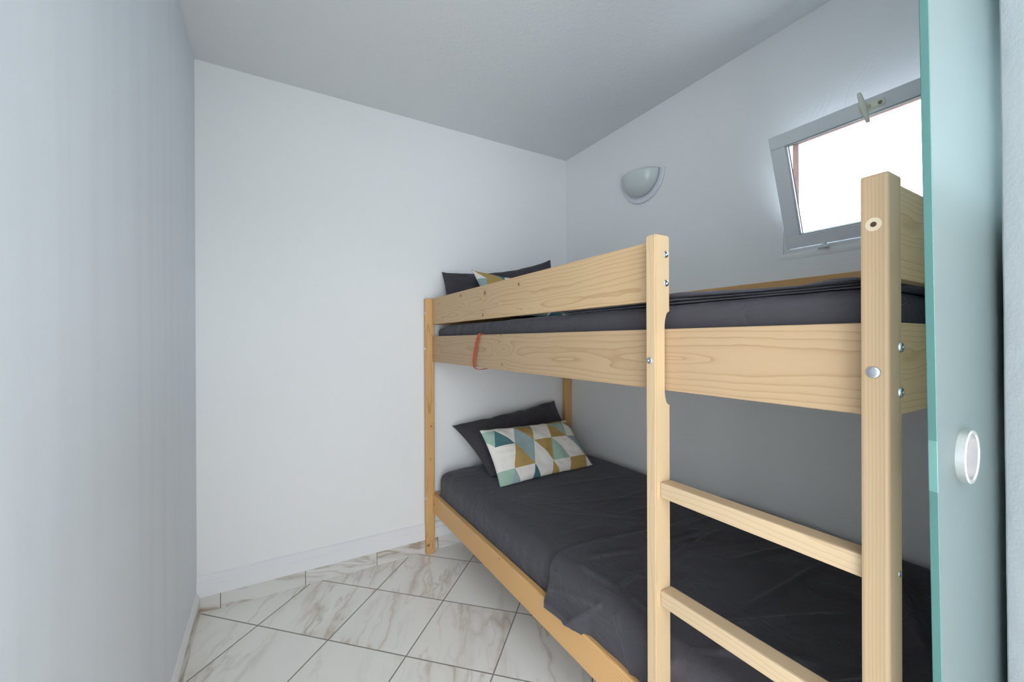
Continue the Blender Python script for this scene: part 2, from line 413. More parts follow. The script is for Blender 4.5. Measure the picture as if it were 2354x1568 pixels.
def grain(o, axis, origin, waxis, taxis, flip=1):
    me = o.data; a = me.attributes.new('grain', 'FLOAT_VECTOR', 'POINT')
    for i, v in enumerate(me.vertices):
        c = v.co - Vector(origin)
        a.data[i].vector = (c[axis] * flip, c[waxis], c[taxis])

# ------------------------------------------------------------------ room shell
def boxes(name, lst, mat, bevel=0):
    bm = bmesh.new()
    for b in lst: add_box(bm, *b)
    return structure(from_bm(name, bm, mat))
boxes('floor', [(HX0 - 0.1, HX1 + 0.1, HY0 - 0.1, YF + 0.1, -0.08, 0.0)], M['floor'])
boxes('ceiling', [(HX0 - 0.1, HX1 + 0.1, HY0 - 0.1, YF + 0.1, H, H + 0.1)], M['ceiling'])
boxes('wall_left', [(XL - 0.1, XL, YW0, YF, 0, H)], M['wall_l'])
boxes('wall_back', [(XL - 0.1, HX1, YF, YF + 0.1, 0, H)], M['wall'])
WY0, WY1, WZ0, WZ1, WT = 0.203, 0.852, 1.5005, 1.966, 0.108
boxes('wall_right', [(XR, XR + WT, YW1, WY0, 0, H), (XR, XR + WT, WY1, YF, 0, H), (XR, XR + WT, WY0, WY1, 0, WZ0), (XR, XR + WT, WY0, WY1, WZ1, H)], M['wall'])
# wall with the doorway: rough plaster edge beside the glass door, lintel above
def front_wall():
    bm = bmesh.new()
    N = 120; rows = []
    for i in range(N + 1):
        z = H * i / N
        xe = 0.9275 - 0.038 * (z - 1.67) + 0.0022 * noise.noise(Vector((0.3, 0.7, z * 9))) + 0.0010 * noise.noise(Vector((1.3, 0.7, z * 45)))
        r = []
        for k, (x, y) in enumerate(((xe + 0.004, YW1), (xe + 0.0012, YW1 - 0.0018), (xe - 0.002, YW1 - 0.005), (xe - 0.050, YW1 - 0.055), (xe - 0.054, YW0 + 0.004), (xe - 0.050, YW0), (HX1, YW0), (HX1, YW1))):  # jamb face splayed into this shape to catch less of the hall light
            r.append(bm.verts.new((x, y, z)))
        rows.append(r)
    for a, b in zip(rows, rows[1:]):
        for k in range(8): bm.faces.new((a[k], a[(k + 1) % 8], b[(k + 1) % 8], b[k]))
    bm.faces.new(rows[0]); bm.faces.new(rows[-1])
    add_box(bm, XL, 0.96, YW0, YW1, 2.16, H)
    add_box(bm, HX0, XL - 0.1, YW0, YW1, 0, H)
    return structure(from_bm('wall_front', bm, M['wall_jamb']))
front_wall()
# unseen room behind the doorway, its walls without a window
boxes('wall_rear', [(HX0, HX1, HY0 - 0.1, HY0, 0, H)], M['wall'])
boxes('wall_hall_left', [(HX0 - 0.1, HX0, HY0, YW1, 0, H)], M['wall'])
boxes('wall_hall_right', [(HX1, HX1 + 0.1, HY0, YW1, 0, H)], M['wall'])

# skirting of marble tiles and painted plinth above it on the far wall
def skirting():
    bm = bmesh.new(); add_box(bm, XL + 0.012, 1.74, YF - 0.012, YF, 0, 0.0714)
    structure(from_bm('baseboard_back', bm, M['skirt']))
    bm = bmesh.new(); add_box(bm, XL, XL + 0.012, YW1, YF, 0, 0.0714)
    structure(from_bm('baseboard_left', bm, M['skirt']))
    # two-stepped painted ledge with a wobbly edge
    bm = bmesh.new(); N = 90; rows = []
    for i in range(N + 1):
        x = XL + (XR - XL) * i / N
        w = lambda s, a: a * noise.noise(Vector((x * s, 3.1 * s, 0)))
        pr = [(0.0, 0.0), (0.0155, 0.0), (0.0150 + w(6, .0012), 0.040 - 0.04), (0.0150, 0.088 - 0.071)]
        zz = 0.0714
        prof = [(YF, zz), (YF - 0.0175 + w(9, .0015), zz - 0.001), (YF - 0.0165 + w(7, .001), zz + 0.010), (YF - 0.0150 + w(5, .001), 0.121 + w(4, .001)), (YF - 0.0095, 0.1265 + w(4, .001)),
                (YF - 0.0100 + w(8, .0008), 0.132), (YF - 0.0095 + w(6, .0008), 0.152 + w(3, .0015)), (YF - 0.004, 0.1566 + w(4, .0015)), (YF, 0.1580 + w(4, .0015))]
        rows.append([bm.verts.new((x, y, z)) for y, z in prof])
    for a, b in zip(rows, rows[1:]):
        for k in range(8): bm.faces.new((a[k], a[k + 1], b[k + 1], b[k]))
    structure(from_bm('trim_1', bm, M['trim'], smooth=False))
    # rough render on top of the left skirting
    bm = bmesh.new(); rows = []
    for i in range(N + 1):
        y = YW1 + (YF - YW1) * i / N
        n_ = 0.0025 * noise.noise(Vector((y * 14, 1, 0)))
        rows.append([bm.verts.new((x, y, z)) for x, z in ((XL, 0.0714), (XL + 0.0125 + n_, 0.0714), (XL + 0.0105 + n_, 0.076 + n_), (XL + 0.003, 0.092 + 3 * n_), (XL, 0.096 + 3 * n_))])
    for a, b in zip(rows, rows[1:]):
        for k in range(4): bm.faces.new((a[k], a[k + 1], b[k + 1], b[k]))
    structure(from_bm('trim_2', bm, M['trim']))
skirting()

# ------------------------------------------------------------------ window
def window():
    root = bpy.data.objects.new('window_1', None); root.location = (XR, (WY0 + WY1) / 2, WZ0); COL.objects.link(root); structure(root)
    off = Vector(root.location)
    def P(o): o.data.transform(Matrix.Translation(-off)); o.parent = root; return o
    # fixed frame in the opening
    bm = bmesh.new(); xa, xb = XR + 0.004, XR + 0.05; w = 0.013
    add_box(bm, xa, xb, WY1 - w, WY1, WZ0, WZ1); add_box(bm, xa, xb, WY0, WY0 + w, WZ0, WZ1)
    add_box(bm, xa, xb, WY0 + w, WY1 - w, WZ0, WZ0 + 0.0165); add_box(bm, XR + 0.034, xb, WY0 + w, WY1 - w, WZ0 + 0.0165, WZ0 + 0.046); add_box(bm, xa, xb, WY0 + w, WY1 - w, WZ1 - 0.012, WZ1)
    P(from_bm('window_frame', bm, M['white_metal']))
    bm = bmesh.new(); xa, xb = XR + 0.052, XR + WT + 0.004; w = 0.006
    add_box(bm, xa, xb, WY1 - w, WY1, WZ0, WZ1); add_box(bm, xa, xb, WY0, WY0 + w, WZ0, WZ1)
    add_box(bm, xa, xb, WY0 + w, WY1 - w, WZ0, WZ0 + 0.01); add_box(bm, xa, xb, WY0 + w, WY1 - w, WZ1 - w, WZ1)
    P(from_bm('brick_reveal', bm, M['brick']))
    # sash, tilted in about its lower edge
    ang = math.atan2(0.1348, 0.3974); sh = 0.4196; y0, y1 = 0.218, 0.836; fw = 0.050; d = 0.030
    T = Matrix.Translation((XR - 0.002, 0, 1.520)) @ Matrix.Rotation(-ang, 4, 'Y')   # local: x out of room, z up the sash
    def S(o): o.data.transform(T); return P(o)
    bm = bmesh.new()
    add_box(bm, 0, d, y0, y1, 0, fw * 0.88); 
    add_box(bm, 0, d, y0, y1, sh - fw * 0.92, sh)
    add_box(bm, 0.0012, d, y1 - fw, y1, fw * 0.88, sh - fw * 0.92); add_box(bm, 0.0012, d, y0, y0 + fw, fw * 0.88, sh - fw * 0.92)
    bmesh.ops.bevel(bm, geom=bm.edges[:], offset=0.0012, segments=1, affect='EDGES')
    sash = S(from_bm('sash_frame', bm, M['sash']))
    ya, yb, za, zb = y0 + fw, y1 - fw, fw * 0.88, sh - fw * 0.92
    bm = bmesh.new(); bw = 0.005
    for (a, b, c, e) in ((yb - bw, yb, za, zb), (ya, ya + bw, za, zb), (ya, yb, za, za + bw), (ya, yb, zb - bw, zb)):
        add_box(bm, 0.004, 0.016, a, b, c, e)
    bmesh.ops.bevel(bm, geom=bm.edges[:], offset=0.001, segments=1, affect='EDGES')
    S(from_bm('glazing_bead', bm, M['bead']))
    bm = bmesh.new(); b2 = 0.0062
    for (a, b, c, e) in ((yb - b2, yb, za, zb), (ya, ya + b2, za, zb), (ya, yb, za, za + b2), (ya, yb, zb - b2, zb)):
        add_box(bm, 0.0165, 0.0185, a, b, c, e)
    S(from_bm('gasket', bm, M['gasket']))
    bm = bmesh.new(); add_box(bm, 0.019, 0.023, ya - 0.004, yb + 0.004, za - 0.004, zb + 0.004)
    S(from_bm('glass_pane', bm, M['pane']))
    # handle on the top rail
    hy, hz = 0.532, sh - 0.024
    bm = bmesh.new(); add_box(bm, -0.005, 0.0, hy - 0.034, hy + 0.034, hz - 0.011, hz + 0.011)
    bmesh.ops.bevel(bm, geom=bm.edges[:], offset=0.003, segments=2, affect='EDGES')
    for sgn in (-1, 1):
        mt = Matrix.Translation((-0.0055, hy + sgn * 0.023, hz)) @ Matrix.Rotation(math.radians(90), 4, 'Y')
    plate = S(from_bm('handle_plate', bm, M['ivory']))
    for sgn in (-1, 1):
        bm = bmesh.new()
        bmesh.ops.create_cone(bm, cap_ends=True, segments=20, radius1=0.0055, radius2=0.0045, depth=0.003, matrix=Matrix.Translation((-0.006, hy + sgn * 0.022, hz)) @ Matrix.Rotation(math.radians(-90), 4, 'Y'))
        sc = from_bm('screw', bm, M['screw'], smooth=False); sc.data.transform(T); P(sc)
        sc.parent = plate
    bm = bmesh.new()
    bmesh.ops.create_cone(bm, cap_ends=True, segments=20, radius1=0.008, radius2=0.006, depth=0.022, matrix=Matrix.Translation((-0.015, hy + 0.008, hz)) @ Matrix.Rotation(math.radians(-90), 4, 'Y'))
    # lever: tapered both ways
    secs = ((-0.047, 0.0030, 0.0045), (-0.040, 0.0045, 0.006), (-0.012, 0.0075, 0.0085), (0.0, 0.008, 0.009), (0.012, 0.0075, 0.0085), (0.040, 0.0045, 0.006), (0.047, 0.0030, 0.0045))
    rows = []
    for (z, a, b) in secs:
        rows.append([bm.verts.new((-0.031 + a * math.cos(q), hy + 0.010 + z * 0.14 + b * math.sin(q), hz + z)) for q in [k * math.pi / 6 for k in range(12)]])
    for a, b in zip(rows, rows[1:]):
        for k in range(12): bm.faces.new((a[k], a[(k + 1) % 12], b[(k + 1) % 12], b[k]))
    bm.faces.new(rows[0]); bm.faces.new(rows[-1])
    S(from_bm('window_handle', bm, M['ivory'], smooth=True))
    # barrel hinge under the sash
    for hyy in (0.7065, 0.34):
        bm = bmesh.new()
        for (a, b) in ((-0.016, -0.0005), (0.0005, 0.018)):
            bmesh.ops.create_cone(bm, cap_ends=True, segments=20, radius1=0.0062, radius2=0.0062, depth=b - a, matrix=Matrix.Translation((XR - 0.015, hyy + (a + b) / 2, 1.5055)) @ Matrix.Rotation(math.radians(90), 4, 'X'))
        add_box(bm, XR - 0.017, XR - 0.003, hyy - 0.003, hyy + 0.006, 1.508, 1.524)
        P(from_bm('hinge', bm, M['white_metal']))
window()
# sloping plaster sill lip under the window
def sill():
    bm = bmesh.new(); N = 70; rows = []
    for i in range(N + 1):
        y = WY0 + (WY1 + 0.012 - WY0) * i / N
        n_ = noise.noise(Vector((y * 11, 5, 0))) * 0.0022; n2 = noise.noise(Vector((y * 25, 9, 0))) * 0.001
        rows.append([bm.verts.new((x, y, z)) for x, z in ((XR + 0.003, WZ0 + 0.001), (XR - 0.001, WZ0 + 0.001 + n2), (XR - 0.0022 + 0.5 * n_, WZ0 - 0.003 + n_), (XR - 0.0026 + 0.6 * n_, WZ0 - 0.012 + 2 * n_), (XR - 0.0012, WZ0 - 0.020 + 2 * n_), (XR + 0.001, WZ0 - 0.026 + 3 * n_))])
    for a, b in zip(rows, rows[1:]):
        for k in range(5): bm.faces.new((a[k], a[k + 1], b[k + 1], b[k]))
    structure(from_bm('trim_3', bm, M['wall'], smooth=True))
sill()

# ------------------------------------------------------------------ frosted glass sliding door
def glass_door():
    root = bpy.data.objects.new('door_1', None); root.location = (0.742, 0.169, 0.01); COL.objects.link(root); structure(root)
    off = Vector(root.location)
    ya, yb = 0.1652, 0.1735
    slope = -0.0502
    xe = lambda z: 0.6605 + slope * (z - 1.5655)
    def P(o): o.data.transform(Matrix.Translation(-off)); o.parent = root; return o
    bm = bmesh.new(); z0, z1 = 0.012, 2.30; X2 = 1.55
    v = {}
    rx, rz, rr = 0.7855, 1.0165, 0.0300
    def slab(x0f, x1, ya, yb, bm):
        a = [bm.verts.new((x0f(z), y, z)) for z in (z0, z1) for y in (ya, yb)]
        b = [bm.verts.new((x1, y, z)) for z in (z0, z1) for y in (ya, yb)]
        for q in ((a[0], a[1], a[3], a[2]), (b[0], b[2], b[3], b[1]), (a[0], b[0], b[1], a[1]), (a[2], a[3], b[3], b[2]), (a[0], a[2], b[2], b[0]), (a[1], b[1], b[3], a[3])):
            bm.faces.new(q)
    n = 56
    out = [bm.verts.new(p) for p in ((xe(z0) + 0.0012, ya, z0), (X2, ya, z0), (X2, ya, z1), (xe(z1) + 0.0012, ya, z1))]
    hol = [bm.verts.new((rx + (rr + 0.0005) * math.cos(2 * math.pi * k / n), ya, rz + (rr + 0.0005) * 1.06 * math.sin(2 * math.pi * k / n))) for k in range(n)]
    ed = [bm.edges.new((out[k], out[(k + 1) % 4])) for k in range(4)] + [bm.edges.new((hol[k], hol[(k + 1) % n])) for k in range(n)]
    bmesh.ops.triangle_fill(bm, edges=ed, use_beauty=True)
    ex = bmesh.ops.extrude_face_region(bm, geom=bm.faces[:])
    for v_ in ex['geom']:
        if isinstance(v_, bmesh.types.BMVert): v_.co.y = yb
    P(from_bm('glass_panel', bm, M['frosted']))
    bm = bmesh.new(); N = 3
    slab(lambda z: xe(z), 0.0, ya, yb, bm) if False else None
    pts = []
    for z in (z0, z1):
        pts.append([bm.verts.new((x, y, z)) for x, y in ((xe(z) + 0.0011, ya), (xe(z) + 0.0004, ya), (xe(z), ya + 0.0006), (xe(z), yb - 0.0006), (xe(z) + 0.0004, yb), (xe(z) + 0.0011, yb))])
    for k in range(6): bm.faces.new((pts[0][k], pts[0][(k + 1) % 6], pts[1][(k + 1) % 6], pts[1][k]))
    bm.faces.new(pts[0]); bm.faces.new(pts[1])
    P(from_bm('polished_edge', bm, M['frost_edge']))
    # flush ring pull: tube with an inner disc, on both faces
    bm = bmesh.new(); n = 64
    prof = ((rr + 0.0028, ya), (rr + 0.0028, ya - 0.0085), (rr + 0.0016, ya - 0.0098), (rr - 0.0012, ya - 0.0098), (rr - 0.0024, ya - 0.0085), (rr - 0.0024, ya + 0.0045), (rr - 0.0040, ya + 0.0052), (rr - 0.0060, ya + 0.0060), (0.0, ya))
    rings = []
    for (r_, y_) in prof[:-1]:
        rings.append([bm.verts.new((rx + r_ * math.cos(2 * math.pi * k / n), y_, rz + r_ * 1.06 * math.sin(2 * math.pi * k / n))) for k in range(n)])
    for a, b in zip(rings, rings[1:]):
        for k in range(n): bm.faces.new((a[k], a[(k + 1) % n], b[(k + 1) % n], b[k]))
    P(from_bm('ring_pull', bm, M['brushed'], smooth=False))
    bm = bmesh.new(); bmesh.ops.create_circle(bm, cap_ends=True, segments=48, radius=rr - 0.004, matrix=Matrix.Translation((rx, ya + 0.0050, rz)) @ Matrix.Rotation(math.radians(90), 4, 'X') @ Matrix.Scale(1.06, 4, (0, 1, 0)))
    ex = bmesh.ops.extrude_face_region(bm, geom=bm.faces[:])
    for v_ in ex['geom']:
        if isinstance(v_, bmesh.types.BMVert): v_.co.y += 0.0025
    P(from_bm('pull_cup', bm, M['cup']))
glass_door()

# ------------------------------------------------------------------ wall lamp
def sconce():
    cy, cz, rad = 1.551, 2.052, 0.1445
    root = empty('wall_lamp', (XR, cy, cz), 'half-round white uplight wall lamp on the wall left of the small window', 'wall lamp')
    off = Vector(root.location)
    def P(o): o.data.transform(Matrix.Translation(-off)); o.parent = root; return o
    # half-disc back plate
    bm = bmesh.new(); n = 48; layers = []
    for (r_, x_) in ((rad, XR - 0.0005), (rad, XR - 0.010), (rad - 0.003, XR - 0.0125), (rad - 0.020, XR - 0.0135), (rad - 0.024, XR - 0.011)):
        layers.append([bm.verts.new((x_, cy + r_ * math.cos(math.pi * k / n), cz - r_ * math.sin(math.pi * k / n))) for k in range(n + 1)])
    for a, b in zip(layers, layers[1:]):
        for k in range(n): bm.faces.new((a[k], a[k + 1], b[k + 1], b[k]))
    bm.faces.new(layers[-1]); bm.faces.new(layers[0])
    # top strip
    for a, b in zip(layers, layers[1:]):
        bm.faces.new((a[0], b[0], b[-1], a[-1])) 
    P(from_bm('back_plate', bm, M['lamp_plate'], smooth=False))
    # quarter-globe shade, open at the top
    bm = bmesh.new(); R_ = 0.116; D = 0.088; rows = []; nu, nv = 40, 16
    for i in range(nv + 1):
        ph = math.pi / 2 * i / nv            # 0 at the plate rim, pi/2 at the middle
        row = []
        for k in range(nu + 1):
            th = math.pi * k / nu
            rr = R_ * math.cos(ph); x = XR - 0.0125 - D * math.sin(ph) ** 0.9 if i else XR - 0.0115
            row.append(bm.verts.new((x, cy + rr * math.cos(th), cz + 0.003 - rr * math.sin(th))))
        rows.append(row)
    for a, b in zip(rows, rows[1:]):
        for k in range(nu):
            try: bm.faces.new((a[k], a[k + 1], b[k + 1], b[k]))
            except ValueError: pass
    bmesh.ops.remove_doubles(bm, verts=bm.verts[:], dist=0.0002)
    sh = P(from_bm('lamp_shade', bm, M['lamp_shade'], smooth=True))
    so = sh.modifiers.new('thickness', 'SOLIDIFY'); so.thickness = 0.0025; so.offset = 0
    for th in (math.radians(28), math.radians(105)):
        bm = bmesh.new(); bmesh.ops.create_uvsphere(bm, u_segments=14, v_segments=8, radius=0.0035, matrix=Matrix.Translation((XR - 0.014, cy - (R_ + 0.001) * math.cos(th), cz - (R_ + 0.001) * math.sin(th))))
        P(from_bm('retaining_screw', bm, M['lamp_plate'], smooth=True))
sconce()

# ------------------------------------------------------------------ bunk bed
XF, DX, DY = 0.7393, 0.0489, 0.0323
YN, YB, YLAD = 0.2255, 2.1755, 0.6249
ZT, XRL, RT = 1.4044, 0.7755, 0.020
ZG1, ZG0, ZS1, ZS0, ZL1, ZL0 = 1.4021, 1.2605, 1.1949, 1.0553, 0.3254, 0.2249
XB = 1.6898
bed = empty('bunk_bed', (XF, YN, 0), 'pale pine bunk bed with ladder standing along the window wall', 'bunk bed')
boff = Vector(bed.location)
def BP(o, parent=None):
    """parent o to the bed, or to a part of it"""
    if parent is None: o.data.transform(Matrix.Translation(-boff)); o.parent = bed
    else: o.data.transform(Matrix.Translation(-boff)); o.parent = parent
    return o
def board(name, x0, x1, y0, y1, z0, z1, mat, axis, waxis, taxis, bev=0.0025):
    o = box(name, x0, x1, y0, y1, z0, z1, mat, None, bev); grain(o, axis, (x0, y0, z0), waxis, taxis); return BP(o)
post_near = board('post', XF, XF + DX, YN, YN + DY, 0, ZT, M['pine_post'], 2, 1, 0, 0.004)
post_far = board('post', XF, XF + DX, YB, YB + DY, 0, 1.402, M['pine_far'], 2, 0, 1, 0.004)
post_b1 = board('post', XB, XB + DX, 2.165, 2.165 + DY, 0, 1.402, M['pine_back'], 2, 0, 1, 0.004)
post_b2 = board('post', XB, XB + DX, YN, YN + DY, 0, ZT, M['pine_back'], 2, 0, 1, 0.004)

# ladder post with the notch where it laps the side rail
def ladder_post():
    x0, x1, xn = XF, XF + 0.0482, 0.7690
    pts = [(x0, 0), (x1, 0), (x1, 1.0175)]
    for k in range(1, 9):
        a = k / 8; pts.append((x1 - (x1 - xn) * math.sin(a * math.pi / 2), 1.0175 + (1.056 - 1.0175) * (1 - math.cos(a * math.pi / 2)) ** 0.9))
    for k in range(0, 9):
        a = 1 - k / 8; pts.append((x1 - (x1 - xn) * math.sin(a * math.pi / 2), 1.2400 - (1.2400 - 1.196) * (1 - math.cos(a * math.pi / 2)) ** 0.9))
    pts += [(x1, ZT + 0.002), (x0, ZT + 0.002)]
    bm = bmesh.new(); y0, y1 = YLAD, YLAD + 0.0280
    a = [bm.verts.new((x, y0, z)) for x, z in pts]; b = [bm.verts.new((x, y1, z)) for x, z in pts]
    n = len(pts)
    for k in range(n): bm.faces.new((a[k], a[(k + 1) % n], b[(k + 1) % n], b[k]))
    fa = bm.faces.new(a); fb = bm.faces.new(b)
    ed = [e for e in bm.edges if e in fa.edges[:] or e in fb.edges[:] or (abs(e.verts[0].co.x - x0) < 1e-5 and abs(e.verts[1].co.x - x0) < 1e-5) or (e.verts[0].co.z > ZT and e.verts[1].co.z > ZT)]
    bmesh.ops.bevel(bm, geom=list(set(ed)), offset=0.0028, segments=2, affect='EDGES')
    bmesh.ops.triangulate(bm, faces=[f for f in bm.faces if len(f.verts) > 4])
    o = from_bm('ladder_post', bm, M['pine_ladder']); grain(o, 2, (x0, y0, 0), 0, 1); return BP(o)
lad = ladder_post()
for zt in (0.852, 0.6105, 0.369, 0.128):
    board('ladder_rung', 0.7513, 0.7882, YN + DY, YLAD, zt - 0.0345, zt, M['pine_rung'], 1, 0, 2, 0.004)

# long boards
board('guard_rail', XRL, XRL + RT, YLAD + 0.028, YB, ZG0, ZG1, M['pine_guard'], 1, 2, 0)
board('side_rail', XRL, XRL + RT, YN + DY, YB, ZS0, ZS1, M['pine_side'], 1, 2, 0)
board('side_rail', XRL, XRL + 0.024, YN + DY, YB, ZL0, ZL1, M['pine_low'], 1, 2, 0, 0.004)
xb0 = XB + 0.012
board('guard_rail', xb0, xb0 + RT, YN + DY, 2.165, ZG0, 1.3985, M['pine_side_back'], 1, 2, 0)
board('side_rail', xb0, xb0 + RT, YN + DY, 2.165, ZS0, ZS1, M['pine_side_back'], 1, 2, 0)
board('side_rail', xb0, xb0 + RT, YN + DY, 2.165, ZL0, ZL1, M['pine_side_back'], 1, 2, 0)
# end boards at the foot and the head
for (a, b) in ((ZG0, ZG1), (ZS0, ZS1), (ZL0, ZL1)):
    board('end_board', XF + DX, XB, 0.2363, 0.2563, a, b, M['pine_foot'], 0, 2, 1)
    board('end_board', XF + DX, XB, 2.178, 2.196, a, b, M['pine_slat'], 0, 2, 1)
# slats
for zb in (ZS0 + 0.045, ZL0 + 0.022):
    for k in range(12):
        y = 0.31 + k * 0.158
        board('slat', XRL + RT + 0.0005, xb0 - 0.0005, y, y + 0.07, zb, zb + 0.016, M['pine_slat'], 0, 1, 2, 0.001)
for zb in (ZS0 + 0.022, ZL0 + 0.001):
    board('slat_batten', XRL + 0.0245, XRL + 0.044, 0.262, 2.17, zb, zb + 0.020, M['pine_slat'], 1, 2, 0, 0.001)
    board('slat_batten', xb0 - 0.020, xb0 - 0.0005, 0.262, 2.16, zb, zb + 0.020, M['pine_slat'], 1, 2, 0, 0.001)

# bolts: domed heads with a hex socket
def bolt(loc, normal, r, parent, flat=False, name='bolt', socket=True):
    bm = bmesh.new(); n = 28
    h = r * (0.34 if not flat else 0.2)
    prof = [(r, 0.0), (r * 0.97, h * 0.45), (r * 0.85, h * 0.85), (r * 0.6, h), (r * 0.27, h * 1.02), (r * 0.24, h * 0.3), (0.0001, h * 0.25)]
    if not socket: prof[3:] = [(r * 0.65, h * 1.02), (r * 0.4, h * 1.12), (r * 0.1, h * 1.17), (0.0001, h * 1.17)]
    rings = [[Vector((q * math.cos(2 * math.pi * k / n), q * math.sin(2 * math.pi * k / n), z)) for k in range(n)] for q, z in prof]
    nz = Vector(normal).normalized(); rot = nz.to_track_quat('Z', 'Y').to_matrix().to_4x4()
    mt = Matrix.Translation(loc) @ rot
    vr = [[bm.verts.new(mt @ c) for c in ring] for ring in rings]
    for a, b in zip(vr, vr[1:]):
        for k in range(n): bm.faces.new((a[k], a[(k + 1) % n], b[(k + 1) % n], b[k]))
    o = from_bm(name, bm, M['steel'], smooth=True); return BP(o, parent)
bolt((0.7393, 0.6415, 1.1236), (-1, 0, 0), 0.0078, lad)
bolt((0.7734, 0.6249, 1.3632), (0, -1, 0), 0.0078, lad)
bolt((0.7745, 0.6249, 1.2984), (0, -1, 0), 0.0078, lad)
bolt((0.7393, 0.2425, 1.1228), (-1, 0, 0), 0.0086, post_near, socket=False)
bolt((0.7815, 0.2255, 1.1584), (0, -1, 0), 0.0075, post_near)
bolt((0.7810, 0.2255, 1.0934), (0, -1, 0), 0.0075, post_near)
bolt((0.7765, 0.2255, 0.8337), (0, -1, 0), 0.0045, post_near, True, 'screw')
for z in (1.325, 1.127, 0.305):
    bolt((0.7393, 2.190, z), (-1, 0, 0), 0.0080, post_far)
# unused bolt hole near the top of the near post
def bore():
    bm = bmesh.new(); mt = Matrix.Translation((0.7390, 0.2420, 1.3327)) @ Matrix.Rotation(math.radians(-90), 4, 'Y')
    n = 32
    def ring(r_, z_): return [bm.verts.new(mt @ Vector((r_ * math.cos(2 * math.pi * k / n), r_ * math.sin(2 * math.pi * k / n), z_))) for k in range(n)]
    a, b = ring(0.0095, 0.0), ring(0.0037, 0.0002)
    for k in range(n): bm.faces.new((a[k], a[(k + 1) % n], b[(k + 1) % n], b[k]))
    BP(from_bm('hole_rim', bm, M['washer']), post_near)
    bm = bmesh.new(); bmesh.ops.create_circle(bm, cap_ends=True, segments=24, radius=0.0037, matrix=mt @ Matrix.Translation((0, 0, 0.0003)))
    BP(from_bm('bolt_hole', bm, M['hole']), post_near)
bore()

# ------------------------------------------------------------------ mattresses in fitted sheets
def soft_box(x0, x1, y0, y1, z0, z1, r, step, rt=None):
    bm = bmesh.new(); nx, ny, nz = [max(2, int((b - a) / step)) for a, b in ((x0, x1), (y0, y1), (z0, z1))]
    lo, hi = Vector((x0, y0, z0)), Vector((x1, y1, z1)); cache = {}
    def vert(i, j, k):
        key = (i, j, k)
        if key in cache: return cache[key]
        p = Vector((x0 + (x1 - x0) * i / nx, y0 + (y1 - y0) * j / ny, z0 + (z1 - z0) * k / nz))
        q = Vector([min(max(p[a], lo[a] + r), hi[a] - r) for a in range(3)])
        d = p - q
        if d.length > 1e-9: p = q + d.normalized() * min(d.length, r) if sum(abs(c) > 1e-9 for c in d) > 1 else p
        cache[key] = bm.verts.new(p); return cache[key]
    def quad(a, b, c, d): bm.faces.new((a, b, c, d))
    for i in range(nx):
        for j in range(ny):
            for k in (0, nz): quad(vert(i, j, k), vert(i + 1, j, k), vert(i + 1, j + 1, k), vert(i, j + 1, k))
    for i in range(nx):
        for k in range(nz):
            for j in (0, ny): quad(vert(i, j, k), vert(i + 1, j, k), vert(i + 1, j, k + 1), vert(i, j, k + 1))
    for j in range(ny):
        for k in range(nz):
            for i in (0, nx): quad(vert(i, j, k), vert(i, j + 1, k), vert(i, j + 1, k + 1), vert(i, j, k + 1))
    return bm
def seg_dist(p, a, b):
    ab = b - a; t = max(0, min(1, (p - a).dot(ab) / ab.length_squared)); return (p - (a + ab * t)).length, t
def mattress(name, z0, z1, ztopb, label, creases, seed, rad=0.045, tilt=0.013):
    x0, x1, y0, y1 = XRL + RT + 0.0060, xb0 - 0.004, 0.266, 2.163
    bm = soft_box(x0, x1, y0, y1, z0, z1, rad, 0.0095)
    for v in bm.verts:
        c = v.co; up = (c.z - z0) / (z1 - z0)
        # slight crown, gentle wrinkles
        top = max(0, min(1, (c.z - (z1 - 0.05)) / 0.05))
        ed = min(c.x - x0, 0.16) / 0.16; ee = min(y1 - c.y, 0.20) / 0.20
        c.z += top * (ztopb * (ed - 0.5 * ed * ed) * 1.4 - 0.016 * (1 - ee) ** 2 + tilt * (c.x - x0) / 0.9)
        n = noise.noise(Vector((c.x * 5, c.y * 3, c.z * 5 + seed))) * 0.0035
        n += noise.ridged_multi_fractal(Vector((c.x * 3 + seed, c.y * 6, 0)), 1.0, 2.0, 3, 1.0, 2.0) * 0.0012
        c.z += n * top
        if abs(c.x - x0) < 0.03 and up > 0.1:
            c.x += 0.0045 * noise.noise(Vector((c.y * 22 + c.z * 8, c.z * 5, seed))) * (1.2 - up) + 0.0024 * noise.noise(Vector((c.y * 60 + c.z * 20, c.z * 9, seed)))
        for (a, b, w, h) in creases:
            d, t = seg_dist(Vector((c.x, c.y)), Vector(a), Vector(b))
            if d < w * 3 and top > 0: c.z += h * math.exp(-(d / w) ** 2) * math.sin(math.pi * min(1, max(0, t * 0.9 + 0.05))) * top
    o = from_bm(name, bm, M['sheet'], smooth=True)
    o.data.transform(Matrix.Translation((-x0, -y0, -z0))); o.location = (x0, y0, z0)
    tag(o, label, 'mattress'); return o
mattress('mattress', ZL0 + 0.040, 0.452, 0.020, 'thick mattress in a charcoal fitted sheet on the lower bunk',
    (((0.920, 1.328), (0.904, 1.095), 0.007, 0.0045), ((0.943, 1.385), (1.257, 1.111), 0.010, 0.004), ((0.948, 1.525), (1.109, 1.285), 0.010, 0.003), ((0.848, 1.965), (0.846, 1.250), 0.006, 0.0020),
     ((0.86, 1.20), (1.10, 1.16), 0.008, 0.004), ((1.00, 1.45), (1.45, 1.25), 0.010, 0.004), ((1.05, 1.62), (1.60, 1.50), 0.012, 0.004), ((1.15, 1.30), (1.62, 1.32), 0.010, 0.004), ((1.20, 1.20), (1.65, 1.15), 0.009, 0.004), ((0.90, 1.60), (1.00, 1.30), 0.008, 0.003)), 2.0)
